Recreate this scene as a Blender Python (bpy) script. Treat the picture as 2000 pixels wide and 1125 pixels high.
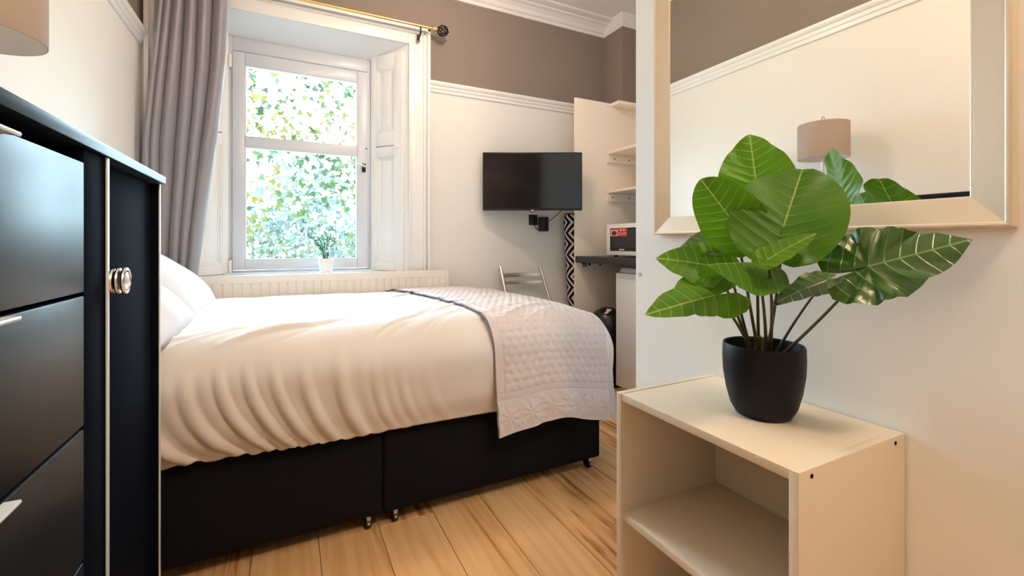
import bpy, bmesh, math, random
import numpy as np
from mathutils import Vector, Matrix
random.seed(7); rng = np.random.default_rng(7)
PI = math.pi
scene = bpy.context.scene
for o in list(bpy.data.objects): bpy.data.objects.remove(o)
COL = scene.collection

# ------------------------------------------------------------------ camera, world, lights, exposure
YAW = math.atan2(439, 874)
cam_d = bpy.data.cameras.new('camera'); cam = bpy.data.objects.new('camera', cam_d); COL.objects.link(cam)
cam.location = (0, 0, 1.0); cam.rotation_euler = (PI/2, 0, -YAW)
cam_d.sensor_width = 36; cam_d.lens = 874/2000*36; cam_d.shift_y = -86.5/2000; cam_d.clip_start = .02
scene.camera = cam
vs = scene.view_settings
vs.view_transform = 'Standard'; vs.look = 'None'; vs.gamma = 1; vs.use_curve_mapping = False; vs.exposure = 0.22
w = bpy.data.worlds.new('overcast_sky'); scene.world = w; w.use_nodes = True
w.node_tree.nodes['Background'].inputs[0].default_value = (.60, .83, 1.0, 1)
w.node_tree.nodes['Background'].inputs[1].default_value = 37.0
def add_light(name, kind, loc, power, color, size=.1, rot=(0,0,0), sy=None):
    l = bpy.data.lights.new(name, kind); l.energy = power; l.color = color
    if kind == 'AREA':
        l.size = size
        if sy: l.shape = 'RECTANGLE'; l.size_y = sy
    else: l.shadow_soft_size = size
    o = bpy.data.objects.new(name, l); COL.objects.link(o); o.location = loc; o.rotation_euler = rot
    return o
add_light('ceiling_lamp_light', 'POINT', (.85, 2.0, 2.55), 23, (1.0, .76, .575), .07)
add_light('entrance_lamp_light', 'POINT', (.57, -.45, 2.5), 52, (1.0, .74, .49), .10)
portal = add_light('window_portal', 'AREA', (.1, 3.36, 1.5), 1, (1, 1, 1), .9, (-PI/2, 0, 0), 1.45)
portal.data.cycles.is_portal = True
scene.cycles.max_bounces = 10; scene.cycles.diffuse_bounces = 6; scene.cycles.glossy_bounces = 5
scene.cycles.transparent_max_bounces = 12
scene.cycles.sample_clamp_indirect = 8

# ------------------------------------------------------------------ materials
def mat(name, color, rough=.5, spec=.5, metal=0, noise=None, bump=None, sheen=0, coat=0, trans=0):
    m = bpy.data.materials.new(name); m.use_nodes = True; nt = m.node_tree; N = nt.nodes; L = nt.links
    b = N['Principled BSDF']
    b.inputs['Base Color'].default_value = (*color, 1); b.inputs['Roughness'].default_value = rough
    b.inputs['Specular IOR Level'].default_value = spec; b.inputs['Metallic'].default_value = metal
    b.inputs['Sheen Weight'].default_value = sheen; b.inputs['Coat Weight'].default_value = coat
    if noise or bump:
        tc = N.new('ShaderNodeTexCoord')
    if noise:
        sc, am = noise
        n = N.new('ShaderNodeTexNoise'); n.inputs['Scale'].default_value = sc; n.inputs['Detail'].default_value = 4
        L.new(tc.outputs['Object'], n.inputs['Vector'])
        mx = N.new('ShaderNodeMix'); mx.data_type = 'RGBA'
        mx.inputs[6].default_value = (*[c*(1-am) for c in color], 1); mx.inputs[7].default_value = (*[min(1, c*(1+am)) for c in color], 1)
        L.new(n.outputs['Fac'], mx.inputs[0]); L.new(mx.outputs[2], b.inputs['Base Color'])
    if bump:
        sc, st = bump
        n = N.new('ShaderNodeTexNoise'); n.inputs['Scale'].default_value = sc; n.inputs['Detail'].default_value = 3
        L.new(tc.outputs['Object'], n.inputs['Vector'])
        bp = N.new('ShaderNodeBump'); bp.inputs['Strength'].default_value = st; bp.inputs['Distance'].default_value = .002
        L.new(n.outputs['Fac'], bp.inputs['Height']); L.new(bp.outputs[0], b.inputs['Normal'])
    if trans:
        t = N.new('ShaderNodeBsdfTranslucent'); ms = N.new('ShaderNodeMixShader'); ms.inputs[0].default_value = trans
        if b.inputs['Base Color'].links: L.new(b.inputs['Base Color'].links[0].from_socket, t.inputs[0])
        else: t.inputs[0].default_value = (*color, 1)
        L.new(b.outputs[0], ms.inputs[1]); L.new(t.outputs[0], ms.inputs[2])
        L.new(ms.outputs[0], N['Material Output'].inputs[0])
    return m
M = {}
M['wall'] = mat('cream_white_wall_paint', (.82, .82, .81), .7, .3, bump=(60, .12))
M['kpanel'] = mat('lamp_warmed_laminate', (.93, .83, .72), .5, .35)  # white laminate with the lamp's warmth and brightness put into its colour
M['wall_r'] = mat('window_lit_wall_paint', (.86, .885, .895), .7, .3, bump=(60, .12))  # wall colour turned whiter and cooler to carry the window's light
M['grey'] = mat('taupe_grey_wall_paint', (.26, .215, .19), .8, .2, noise=(3, .06), bump=(60, .12))
M['ceil'] = mat('white_ceiling_paint', (.80, .79, .80), .8, .2)
M['gloss'] = mat('white_gloss_woodwork', (.86, .87, .88), .28, .5, bump=(25, .06))
M['upvc'] = mat('white_plastic_window_frame', (.66, .71, .79), .3, .5)
M['radiator'] = mat('white_enamel', (.84, .81, .77), .35, .4)
M['black_fab'] = mat('black_divan_fabric', (.0075, .0075, .010), .9, .12, bump=(400, .3))
M['duvet'] = mat('white_cotton', (.74, .715, .70), .85, .2, sheen=.1, bump=(500, .05))
M['pillow'] = mat('white_pillow_cotton', (.70, .70, .73), .85, .2, bump=(60, .15))
M['throw'] = mat('pale_grey_satin_quilt', (.66, .605, .615), .55, .35, sheen=.15)
M['piping'] = mat('grey_piping', (.22, .20, .21), .7, .2)
M['curtain'] = mat('mauve_grey_satin', (.31, .30, .345), .36, .6, sheen=.3, bump=(300, .05), trans=.12)
M['brass'] = mat('brushed_brass', (.72, .50, .22), .3, .5, 1)
M['dark_metal'] = mat('dark_bronze', (.06, .05, .05), .35, .5, .8)
M['chrome'] = mat('chrome', (.72, .72, .74), .18, .5, 1)
M['steel'] = mat('satin_grey_tube', (.55, .53, .51), .32, .5, .85)
M['black_gloss'] = mat('black_drawer_laminate', (.008, .011, .016), .37, .22)
M['black_mat'] = mat('black_matt_laminate', (.004, .006, .013), .85, .02)
M['silver_edge'] = mat('pale_silver_edging', (.62, .69, .76), .35, .5)
M['slab'] = mat('black_gloss_top', (.010, .014, .020), .34, .09)
M['lining'] = mat('white_shade_lining', (.80, .78, .78), .8, .2)
M['shade'] = mat('taupe_fabric_shade', (.53, .44, .385), .85, .2, bump=(500, .2), trans=.25)
M['screen'] = mat('tv_screen', (.006, .006, .008), .12, .5)
M['tvblack'] = mat('black_plastic', (.012, .012, .013), .4, .4)
M['white_pl'] = mat('white_plastic', (.84, .83, .80), .4, .5)
M['fridge'] = mat('white_fridge_enamel', (.86, .88, .91), .35, .5)
M['red'] = mat('red_print', (.62, .02, .03), .4, .4)
M['food'] = mat('dark_red_food_print', (.16, .02, .02), .5, .4, noise=(120, .7))
M['paleprint'] = mat('pale_print', (.75, .62, .60), .5, .4)
M['worktop'] = mat('charcoal_worktop', (.035, .030, .030), .35, .4, noise=(30, .4))
M['beige'] = mat('cream_laminate', (.70, .63, .52), .42, .4, noise=(40, .03))
M['beige_edge'] = mat('cream_edge_band', (.74, .68, .59), .4, .4)
M['hole'] = mat('dark_screw_hole', (.01, .008, .006), .8, .1)
M['frame'] = mat('champagne_mirror_frame', (.74, .66, .54), .36, .5, .35, noise=(8, .04))
M['mirror'] = mat('mirror_silvering', (.93, .94, .93), .015, .5, 1)
M['pot'] = mat('matt_black_pot', (.006, .007, .010), .5, .22, bump=(150, .04))
M['soil'] = mat('dark_soil', (.008, .007, .006), .9, .1, bump=(200, .8))
M['stem'] = mat('brown_green_stem', (.075, .055, .022), .5, .4, noise=(30, .4))
M['stemlow'] = mat('green_stem_base', (.11, .13, .03), .5, .4, noise=(40, .3))
M['frond'] = mat('dark_frond', (.02, .09, .03), .5, .4, trans=.2)
M['bark'] = mat('grey_bark', (.16, .13, .10), .9, .1, noise=(6, .4))
M['render'] = mat('pale_stone', (.62, .56, .52), .9, .1, noise=(.5, .1))
M['lawn'] = mat('lawn_green', (.20, .26, .10), .9, .1, noise=(1.5, .4))
M['rubber'] = mat('black_rubber', (.012, .012, .012), .6, .3)
M['bin'] = mat('black_bin_plastic', (.008, .008, .010), .3, .5)
M['label'] = mat('pale_pink_label', (.74, .56, .52), .6, .3)
M['bulb'] = mat('opal_glass_bulb', (.8, .78, .74), .3, .5)

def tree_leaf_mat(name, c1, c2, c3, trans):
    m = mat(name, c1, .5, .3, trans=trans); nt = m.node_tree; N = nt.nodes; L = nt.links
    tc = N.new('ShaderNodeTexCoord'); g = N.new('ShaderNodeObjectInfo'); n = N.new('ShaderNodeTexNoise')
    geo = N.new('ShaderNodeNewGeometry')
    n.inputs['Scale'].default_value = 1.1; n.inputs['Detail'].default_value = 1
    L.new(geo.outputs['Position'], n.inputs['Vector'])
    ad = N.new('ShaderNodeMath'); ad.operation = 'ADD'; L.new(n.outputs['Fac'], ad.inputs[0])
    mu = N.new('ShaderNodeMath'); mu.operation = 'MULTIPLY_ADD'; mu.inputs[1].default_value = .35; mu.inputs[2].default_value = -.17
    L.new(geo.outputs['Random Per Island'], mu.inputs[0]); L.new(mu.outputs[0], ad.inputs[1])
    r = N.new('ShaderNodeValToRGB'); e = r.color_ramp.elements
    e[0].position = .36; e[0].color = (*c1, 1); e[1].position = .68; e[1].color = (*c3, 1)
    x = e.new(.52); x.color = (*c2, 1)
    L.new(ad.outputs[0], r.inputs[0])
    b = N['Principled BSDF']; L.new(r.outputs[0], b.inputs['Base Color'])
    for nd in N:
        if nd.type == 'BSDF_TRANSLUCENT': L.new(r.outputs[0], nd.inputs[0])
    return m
M['leaf_near'] = tree_leaf_mat('autumn_green_tree_leaf', (.007, .017, .005), (.017, .028, .002), (.052, .036, .0012), .45)
M['leaf_far'] = tree_leaf_mat('hazed_tree_leaf', (.044, .062, .058), (.056, .072, .060), (.068, .076, .036), .4)  # outdoor haze put into the leaf colour of the distant trees

def glass_mat():
    m = bpy.data.materials.new('window_glass'); m.use_nodes = True; nt = m.node_tree; N = nt.nodes; L = nt.links
    N.remove(N['Principled BSDF'])
    t = N.new('ShaderNodeBsdfTransparent'); t.inputs[0].default_value = (.97, .985, .98, 1)
    g = N.new('ShaderNodeBsdfGlossy'); g.inputs['Roughness'].default_value = .01
    lw = N.new('ShaderNodeFresnel'); lw.inputs[0].default_value = 1.35
    ms = N.new('ShaderNodeMixShader'); L.new(lw.outputs[0], ms.inputs[0]); L.new(t.outputs[0], ms.inputs[1]); L.new(g.outputs[0], ms.inputs[2])
    L.new(ms.outputs[0], N['Material Output'].inputs[0]); return m
M['glass'] = glass_mat()

def oak_mat():
    m = mat('honey_oak_plank', (.5, .3, .15), .42, .35); nt = m.node_tree; N = nt.nodes; L = nt.links; b = N['Principled BSDF']
    tc = N.new('ShaderNodeTexCoord'); oi = N.new('ShaderNodeObjectInfo')
    mp = N.new('ShaderNodeMapping'); mp.inputs['Scale'].default_value = (9, .9, 9)
    av = N.new('ShaderNodeVectorMath'); av.operation = 'MULTIPLY_ADD'
    cr = N.new('ShaderNodeCombineXYZ')
    for i in range(3): L.new(oi.outputs['Random'], cr.inputs[i])
    av.inputs[1].default_value = (37, 53, 11); L.new(cr.outputs[0], av.inputs[0]); L.new(tc.outputs['Object'], av.inputs[2])
    L.new(av.outputs[0], mp.inputs['Vector'])
    n1 = N.new('ShaderNodeTexNoise'); n1.inputs['Scale'].default_value = 1.3; n1.inputs['Detail'].default_value = 5; n1.inputs['Distortion'].default_value = 1.6
    L.new(mp.outputs[0], n1.inputs['Vector'])
    wv = N.new('ShaderNodeTexWave'); wv.inputs['Scale'].default_value = .9; wv.inputs['Distortion'].default_value = 9; wv.inputs['Detail'].default_value = 3; wv.inputs['Detail Scale'].default_value = .8
    L.new(mp.outputs[0], wv.inputs['Vector'])
    mp2 = N.new('ShaderNodeMapping'); mp2.inputs['Scale'].default_value = (220, 6, 50); L.new(av.outputs[0], mp2.inputs['Vector'])
    n2 = N.new('ShaderNodeTexNoise'); n2.inputs['Scale'].default_value = 1; n2.inputs['Detail'].default_value = 3; L.new(mp2.outputs[0], n2.inputs['Vector'])
    a1 = N.new('ShaderNodeMath'); a1.operation = 'MULTIPLY_ADD'; a1.inputs[1].default_value = .10; L.new(wv.outputs['Fac'], a1.inputs[0]); L.new(n1.outputs['Fac'], a1.inputs[2])
    a2 = N.new('ShaderNodeMath'); a2.operation = 'MULTIPLY_ADD'; a2.inputs[1].default_value = .30; L.new(n2.outputs['Fac'], a2.inputs[0]); L.new(a1.outputs[0], a2.inputs[2])
    a3 = N.new('ShaderNodeMath'); a3.operation = 'MULTIPLY_ADD'; a3.inputs[1].default_value = .22; L.new(oi.outputs['Random'], a3.inputs[0]); L.new(a2.outputs[0], a3.inputs[2])
    r = N.new('ShaderNodeValToRGB'); e = r.color_ramp.elements
    e[0].position = .54; e[0].color = (.36, .145, .048, 1); e[1].position = .94; e[1].color = (.86, .56, .29, 1)
    x = e.new(.68); x.color = (.74, .42, .185, 1)
    L.new(a3.outputs[0], r.inputs[0]); L.new(r.outputs[0], b.inputs['Base Color'])
    return m
M['oak'] = oak_mat()

def leaf_mat(name, dark, light, vein, trans):
    """broad leaf: pale midrib and side veins drawn in the leaf's own UV (x across, y along, in leaf units)"""
    m = mat(name, dark, .40 if name[0] != 'd' else .30, .26 if name[0] != 'd' else .6, trans=trans); nt = m.node_tree; N = nt.nodes; L = nt.links; b = N['Principled BSDF']
    uv = N.new('ShaderNodeUVMap'); sp = N.new('ShaderNodeSeparateXYZ'); L.new(uv.outputs[0], sp.inputs[0])
    def mth(op, *a):
        n = N.new('ShaderNodeMath'); n.operation = op
        for i, v in enumerate(a):
            if isinstance(v, (int, float)): n.inputs[i].default_value = v
            else: L.new(v, n.inputs[i])
        return n.outputs[0]
    x = mth('ABSOLUTE', mth('MULTIPLY_ADD', sp.outputs[0], 4.0, -8.0)); y = mth('MULTIPLY_ADD', sp.outputs[1], 4.0, -8.0)
    mid = mth('MULTIPLY', mth('SUBTRACT', 1.0, mth('MULTIPLY', x, 55.0)), mth('LESS_THAN', -.02, y)); mid = mth('MAXIMUM', mid, 0.0)
    curve = mth('SUBTRACT', y, mth('MULTIPLY', mth('POWER', x, 1.25), .62))
    fr = mth('ABSOLUTE', mth('SUBTRACT', mth('FRACT', mth('MULTIPLY_ADD', curve, 6.3, .5)), .5))
    wid = mth('MULTIPLY_ADD', x, -.075, .085)
    sv = mth('MAXIMUM', mth('SUBTRACT', 1.0, mth('DIVIDE', fr, wid)), 0.0)
    sv = mth('MULTIPLY', sv, mth('GREATER_THAN', curve, -.48)); sv = mth('MULTIPLY', sv, mth('MAXIMUM', mth('SUBTRACT', 1.0, mth('MULTIPLY', x, .75)), 0.0))
    v = mth('MINIMUM', mth('ADD', mid, mth('MULTIPLY', sv, .62)), 1.0)
    n = N.new('ShaderNodeTexNoise'); n.inputs['Scale'].default_value = 14; n.inputs['Detail'].default_value = 3
    tc = N.new('ShaderNodeTexCoord'); L.new(tc.outputs['Object'], n.inputs['Vector'])
    edge = mth('MULTIPLY_ADD', x, .30, mth('MULTIPLY_ADD', n.outputs['Fac'], .9, -.25))
    m1 = N.new('ShaderNodeMix'); m1.data_type = 'RGBA'; m1.inputs[6].default_value = (*dark, 1); m1.inputs[7].default_value = (*light, 1); L.new(edge, m1.inputs[0])
    m2 = N.new('ShaderNodeMix'); m2.data_type = 'RGBA'; m2.inputs[7].default_value = (*vein, 1); L.new(v, m2.inputs[0]); L.new(m1.outputs[2], m2.inputs[6])
    L.new(m2.outputs[2], b.inputs['Base Color'])
    for nd in N:
        if nd.type == 'BSDF_TRANSLUCENT': L.new(m2.outputs[2], nd.inputs[0])
    bp = N.new('ShaderNodeBump'); bp.inputs['Strength'].default_value = .5; bp.inputs['Distance'].default_value = .0015
    L.new(v, bp.inputs['Height']); L.new(bp.outputs[0], b.inputs['Normal'])
    return m
M['leaf_a'] = leaf_mat('bright_green_leaf', (.065, .21, .006), (.17, .36, .012), (.38, .50, .12), .45)
M['leaf_b'] = leaf_mat('mid_green_leaf', (.040, .15, .006), (.11, .27, .010), (.28, .42, .09), .38)
M['leaf_c'] = leaf_mat('dark_green_leaf', (.022, .085, .012), (.06, .13, .012), (.20, .28, .08), .15)

def rug_mat():
    m = mat('black_white_zigzag_rug', (.5, .5, .5), .9, .1); nt = m.node_tree; N = nt.nodes; L = nt.links; b = N['Principled BSDF']
    uv = N.new('ShaderNodeUVMap'); sp = N.new('ShaderNodeSeparateXYZ'); L.new(uv.outputs[0], sp.inputs[0])
    def mth(op, *a):
        n = N.new('ShaderNodeMath'); n.operation = op
        for i, v in enumerate(a):
            if isinstance(v, (int, float)): n.inputs[i].default_value = v
            else: L.new(v, n.inputs[i])
        return n.outputs[0]
    zig = mth('PINGPONG', sp.outputs[1], .083)
    s = mth('FRACT', mth('MULTIPLY', mth('ADD', zig, mth('MULTIPLY', sp.outputs[0], 1.05)), 19.0))
    k = mth('GREATER_THAN', s, .58)
    mx = N.new('ShaderNodeMix'); mx.data_type = 'RGBA'; mx.inputs[6].default_value = (.016, .013, .015, 1); mx.inputs[7].default_value = (.72, .68, .66, 1)
    L.new(k, mx.inputs[0]); L.new(mx.outputs[2], b.inputs['Base Color']); return m
M['rugroll'] = rug_mat()

# ------------------------------------------------------------------ mesh helpers
ORG = {}
class MB:
    def __init__(s): s.v = []; s.f = []; s.mi = []; s.k = 0
    def add(s, vs, fs):
        n = len(s.v); s.v += [tuple(p) for p in vs]; s.f += [tuple(i+n for i in f) for f in fs]; s.mi += [s.k]*len(fs); return s
    def mat_i(s, k): s.k = k; return s
    def box(s, x0, x1, y0, y1, z0, z1):
        return s.add([(x0,y0,z0),(x1,y0,z0),(x1,y1,z0),(x0,y1,z0),(x0,y0,z1),(x1,y0,z1),(x1,y1,z1),(x0,y1,z1)],
              [(0,3,2,1),(4,5,6,7),(0,1,5,4),(1,2,6,5),(2,3,7,6),(3,0,4,7)])
    def hexa(s, low, high):
        n = len(low); vs = list(low)+list(high)
        fs = [tuple(range(n-1,-1,-1)), tuple(range(n,2*n))]+[(i,(i+1)%n,n+(i+1)%n,n+i) for i in range(n)]
        return s.add(vs, fs)
    def prism(s, poly, axis, a, b):
        def p(u, v, t): return {'x':(t,u,v),'y':(u,t,v),'z':(u,v,t)}[axis]
        return s.hexa([p(u,v,a) for u,v in poly],[p(u,v,b) for u,v in poly])
    def tube(s, pts, r, n=10, cap=True):
        pts = [Vector(p) for p in pts]; rs = r if isinstance(r,(list,tuple)) else [r]*len(pts)
        vs = []; fs = []; prev = None
        for i,p in enumerate(pts):
            d = (pts[min(i+1,len(pts)-1)]-pts[max(i-1,0)]).normalized()
            if prev is None:
                a = d.orthogonal().normalized()
            else:
                a = (prev-d*prev.dot(d)).normalized()
            prev = a; b = d.cross(a)
            for j in range(n):
                t = 2*PI*j/n; vs.append(p+(a*math.cos(t)+b*math.sin(t))*rs[i])
        for i in range(len(pts)-1):
            for j in range(n):
                fs.append((i*n+j,i*n+(j+1)%n,(i+1)*n+(j+1)%n,(i+1)*n+j))
        if cap: fs += [tuple(range(n-1,-1,-1)), tuple(range((len(pts)-1)*n,len(pts)*n))]
        return s.add(vs, fs)
    def lathe(s, prof, c, n=40, axis='z', cap=True):
        vs = []; fs = []
        for r,h in prof:
            for j in range(n):
                t = 2*PI*j/n; a,b = r*math.cos(t), r*math.sin(t)
                q = (a,b,h) if axis=='z' else ((h,a,b) if axis=='x' else (a,h,b))
                vs.append((c[0]+q[0],c[1]+q[1],c[2]+q[2]))
        for i in range(len(prof)-1):
            for j in range(n): fs.append((i*n+j,i*n+(j+1)%n,(i+1)*n+(j+1)%n,(i+1)*n+j))
        if cap: fs += [tuple(range(n-1,-1,-1)), tuple(range((len(prof)-1)*n,len(prof)*n))]
        return s.add(vs, fs)
    def torus(s, c, R, r, axis='x', n=32, k=8):
        vs = []; fs = []
        for i in range(n):
            t = 2*PI*i/n
            for j in range(k):
                u = 2*PI*j/k; q = R+r*math.cos(u); a,b,h = q*math.cos(t), q*math.sin(t), r*math.sin(u)
                p = (h,a,b) if axis=='x' else ((a,h,b) if axis=='y' else (a,b,h))
                vs.append((c[0]+p[0],c[1]+p[1],c[2]+p[2]))
        for i in range(n):
            for j in range(k): fs.append((i*k+j,((i+1)%n)*k+j,((i+1)%n)*k+(j+1)%k,i*k+(j+1)%k))
        return s.add(vs, fs)
    def sphere(s, c, r, n=16, sq=(1,1,1)):
        prof = [(r*math.sin(PI*i/n), -r*math.cos(PI*i/n)) for i in range(n+1)]; prof[0] = (1e-4,-r); prof[-1] = (1e-4,r)
        k = len(s.v); s.lathe(prof, (0,0,0), 2*n)
        for i in range(k,len(s.v)): x,y,z = s.v[i]; s.v[i] = (c[0]+x*sq[0],c[1]+y*sq[1],c[2]+z*sq[2])
        return s
    def xf(s, fn): s.v = [tuple(fn(Vector(p))) for p in s.v]; return s
    def build(s, name, mats, parent=None, bevel=0, smooth=True, seg=2, uv=None):
        me = bpy.data.meshes.new(name); o = bpy.data.objects.new(name, me); COL.objects.link(o)
        org = Vector((0,0,0))
        if parent is not None:
            org = ORG.get(parent.name, Vector((0,0,0))); o.parent = parent; ORG[o.name] = org
        me.from_pydata([tuple(Vector(p)-org) for p in s.v], [], s.f)
        for m in (mats if isinstance(mats,(list,tuple)) else [mats]): me.materials.append(m)
        if any(s.mi): me.polygons.foreach_set('material_index', s.mi)
        if uv is not None:
            ul = me.uv_layers.new(name='UVMap'); li = np.zeros(len(me.loops),dtype=np.int32); me.loops.foreach_get('vertex_index', li)
            ul.data.foreach_set('uv', np.asarray(uv,dtype=np.float32)[li].ravel())
        bm = bmesh.new(); bm.from_mesh(me); bmesh.ops.recalc_face_normals(bm, faces=bm.faces)
        if bevel:
            es = [e for e in bm.edges if len(e.link_faces)==2 and e.calc_face_angle(0)>.5]
            bmesh.ops.bevel(bm, geom=es, offset=bevel, segments=seg, profile=.5, affect='EDGES', clamp_overlap=True)
        bm.to_mesh(me); bm.free()
        if smooth:
            me.polygons.foreach_set('use_smooth', [True]*len(me.polygons)); me.set_sharp_from_angle(angle=math.radians(35))
        me.update(); return o
def grid_obj(name, P, mats, parent=None, uv=None, keep=None):
    """P: (n,m,3) array -> smooth quad sheet"""
    n,m,_ = P.shape; org = ORG.get(parent.name, Vector((0,0,0))) if parent else Vector((0,0,0))
    me = bpy.data.meshes.new(name); o = bpy.data.objects.new(name, me); COL.objects.link(o)
    if parent: o.parent = parent; ORG[o.name] = org
    idx = np.arange(n*m).reshape(n,m)
    q = np.stack([idx[:-1,:-1],idx[1:,:-1],idx[1:,1:],idx[:-1,1:]],-1).reshape(-1,4)
    me.from_pydata([tuple(p) for p in (P.reshape(-1,3)-np.array(org)).tolist()], [], q.tolist())
    me.polygons.foreach_set('use_smooth', [True]*len(me.polygons))
    for mm in (mats if isinstance(mats,(list,tuple)) else [mats]): me.materials.append(mm)
    me.update(); return o
def thing(name, label, cat, loc, group=None):
    o = bpy.data.objects.new(name, None); COL.objects.link(o); o.location = loc; ORG[o.name] = Vector(loc)
    o.empty_display_size = .05
    o['label'] = label; o['category'] = cat
    if group: o['group'] = group
    return o
def tag(o, label, cat, group=None):
    o['label'] = label; o['category'] = cat
    if group: o['group'] = group
    return o
def struct(o, label=None):
    o['kind'] = 'structure'
    if label: o['label'] = label
    return o
def sempty(name, label, loc):
    o = bpy.data.objects.new(name, None); COL.objects.link(o); o.location = loc; ORG[o.name] = Vector(loc); o.empty_display_size = .05
    return struct(o, label)
CY, SY = math.cos(YAW), math.sin(YAW)
def at(px, py, d):
    """a measured point: pixel in the photograph and its distance along the view axis -> room coordinates"""
    t = (px-1000)/874*d
    return Vector((d*SY+t*CY, d*CY-t*SY, 1+(476-py)/874*d))
def bez(a, b, c, n=10):
    a,b,c = Vector(a),Vector(b),Vector(c)
    return [a*(1-t)**2+b*2*t*(1-t)+c*t*t for t in [i/n for i in range(n+1)]]

# ------------------------------------------------------------------ room shell
XL, YB, XR, ZC, ZR = -.69, 3.0, .878, 2.82, 2.115
fl = sempty('floor', 'honey oak plank floor running towards the window', (0,0,0))
MB().box(-.85,2.9,-2.75,3.36,-.10,-.0125).build('floor_slab', M['render'], fl, smooth=False)
_pm = {}
def plank(x0, wd, y0, y1):
    key = (round(wd,4), round(y1-y0,3))
    if key not in _pm:
        g = .0009; tmp = MB().box(g, wd-g, g, (y1-y0)-g, -.0125, 0).build('plank', M['oak'], None, bevel=.0012, seg=1)
        _pm[key] = tmp.data; bpy.data.objects.remove(tmp)
    o = bpy.data.objects.new('plank', _pm[key]); COL.objects.link(o); o.parent = fl; o.location = (x0, y0, 0)
cols = [(-.69+i*.196, .196, -2.6) for i in range(8)]+[(.878+i*.1872, .1872, .97) for i in range(10)]
for i,(x0,wd,ys) in enumerate(cols):
    y = ys-(.4*((i*37)%3)+.1*(i%4)) if ys < 0 else ys-.3*((i*2)%4)
    while y < 3.0:
        a, b = max(y, ys), min(y+1.28, 3.0)
        if b-a > .02: plank(x0, wd, a, b)
        y += 1.28
struct(MB().box(-.85,2.9,-2.75,3.36,ZC,ZC+.1).build('ceiling', M['ceil'], None, smooth=False), 'flat white ceiling')
def wall(name, label, x0, x1, y0, y1):
    b = MB().box(x0,x1,y0,y1,0,ZR-.02); b.mat_i(1).box(x0,x1,y0,y1,ZR-.02,ZC)
    return struct(b.build(name, [M['wall'],M['grey']], None, smooth=False), label)
b = MB().box(-.85,XL,-.25,3.36,0,ZR-.02); b.mat_i(1).box(-.85,XL,-.25,3.36,ZR-.02,ZC); b.box(-.85,XL,-2.6,-.25,0,ZC)
struct(b.build('wall_left', [M['wall'],M['grey']], None, smooth=False), 'cream left wall with a grey band above the picture rail')
struct(MB().box(-.85,.878,-2.75,-2.6,0,ZC).build('wall_front', M['grey'], None, smooth=False), 'wall behind the camera')
struct(MB().box(XR,2.75,-2.75,.97,0,ZC).build('wall_right', M['wall_r'], None, smooth=False), 'plain white wall that carries the framed mirror')
wall('wall_kitchen', 'wall behind the kitchenette', 2.75, 2.9, -2.75, 3.36)
wall('wall_column', 'grey boxed corner column above the kitchenette', 2.36, 2.75, 2.76, 3.0)
OX0, OX1, OZ0, OZ1 = -.56, .757, .79, 2.375
b = MB()
for (x0,x1,z0,z1) in [(XL,OX0,0,ZR-.02),(OX1,2.75,0,ZR-.02),(OX0,OX1,0,OZ0)]: b.box(x0,x1,YB,3.36,z0,z1)
b.mat_i(1)
for (x0,x1,z0,z1) in [(XL,OX0,ZR-.02,ZC),(OX1,2.75,ZR-.02,ZC),(OX0,OX1,OZ1,ZC)]: b.box(x0,x1,YB,3.36,z0,z1)
struct(b.build('wall_back', [M['wall'],M['grey']], None, smooth=False), 'window wall, cream below and taupe grey above the rail')
# reveal linings (splayed)
RL, RR = (-.53, -.325), (.727, .525)      # front, back X of the splayed reveals
b = MB(); b.prism([(RL[0],3.0),(OX0,3.0),(OX0,3.34),(RL[1],3.34),(RL[1],3.25)],'z',OZ0,2.345)
b.prism([(RR[0],3.0),(RR[1],3.25),(RR[1],3.34),(OX1,3.34),(OX1,3.0)],'z',OZ0,2.345)
b.prism([(3.0,2.34),(3.25,2.286),(3.34,2.286),(3.34,OZ1),(3.0,OZ1)],'x',OX0,OX1)
struct(b.build('trim_1', M['gloss'], None, smooth=False), 'white splayed window reveal lining')
# architrave
b = MB()
for sx,xi,xo in ((1,.727,.871),(-1,-.53,-.675)):
    lo,hi = min(xi,xo),max(xi,xo); b.box(lo,hi,2.984,3.0,.79,2.456)
    bx = sorted((xo,xo-sx*.022)); b.box(bx[0],bx[1],2.962,2.985,.79,2.456)
    bx = sorted((xo-sx*.030,xo-sx*.046)); b.box(bx[0],bx[1],2.972,2.985,.79,2.43)
    bx = sorted((xi,xi+sx*.014)); b.box(bx[0],bx[1],2.978,2.985,.79,2.34)
b.box(-.53,.727,2.984,3.0,2.34,2.456); b.box(-.675,.871,2.962,2.985,2.436,2.456); b.box(-.65,.85,2.972,2.985,2.412,2.428)
struct(b.build('trim_2', M['gloss'], None, bevel=.003), 'white gloss moulded architrave around the window')
struct(MB().prism([(2.968,.79),(2.968,.812),(3.0,.814),(3.25,.814),(3.25,.79)],'x',-.555,.755).build('trim_3', M['gloss'], None, bevel=.003), 'white window board')
# picture rail
prof = [(0,-.07),(.010,-.07),(.012,-.05),(.018,-.046),(.020,-.028),(.028,-.024),(.034,-.012),(.034,0),(0,0)]
struct(MB().prism([(YB-u,ZR+v) for u,v in prof],'x',.871,2.36).build('trim_4', M['gloss'], None, smooth=False), 'white picture rail on the window wall')
struct(MB().prism([(XL+u,ZR+v) for u,v in prof],'y',-2.6,3.0).build('trim_5', M['gloss'], None, smooth=False), 'white picture rail along the left wall')
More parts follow.
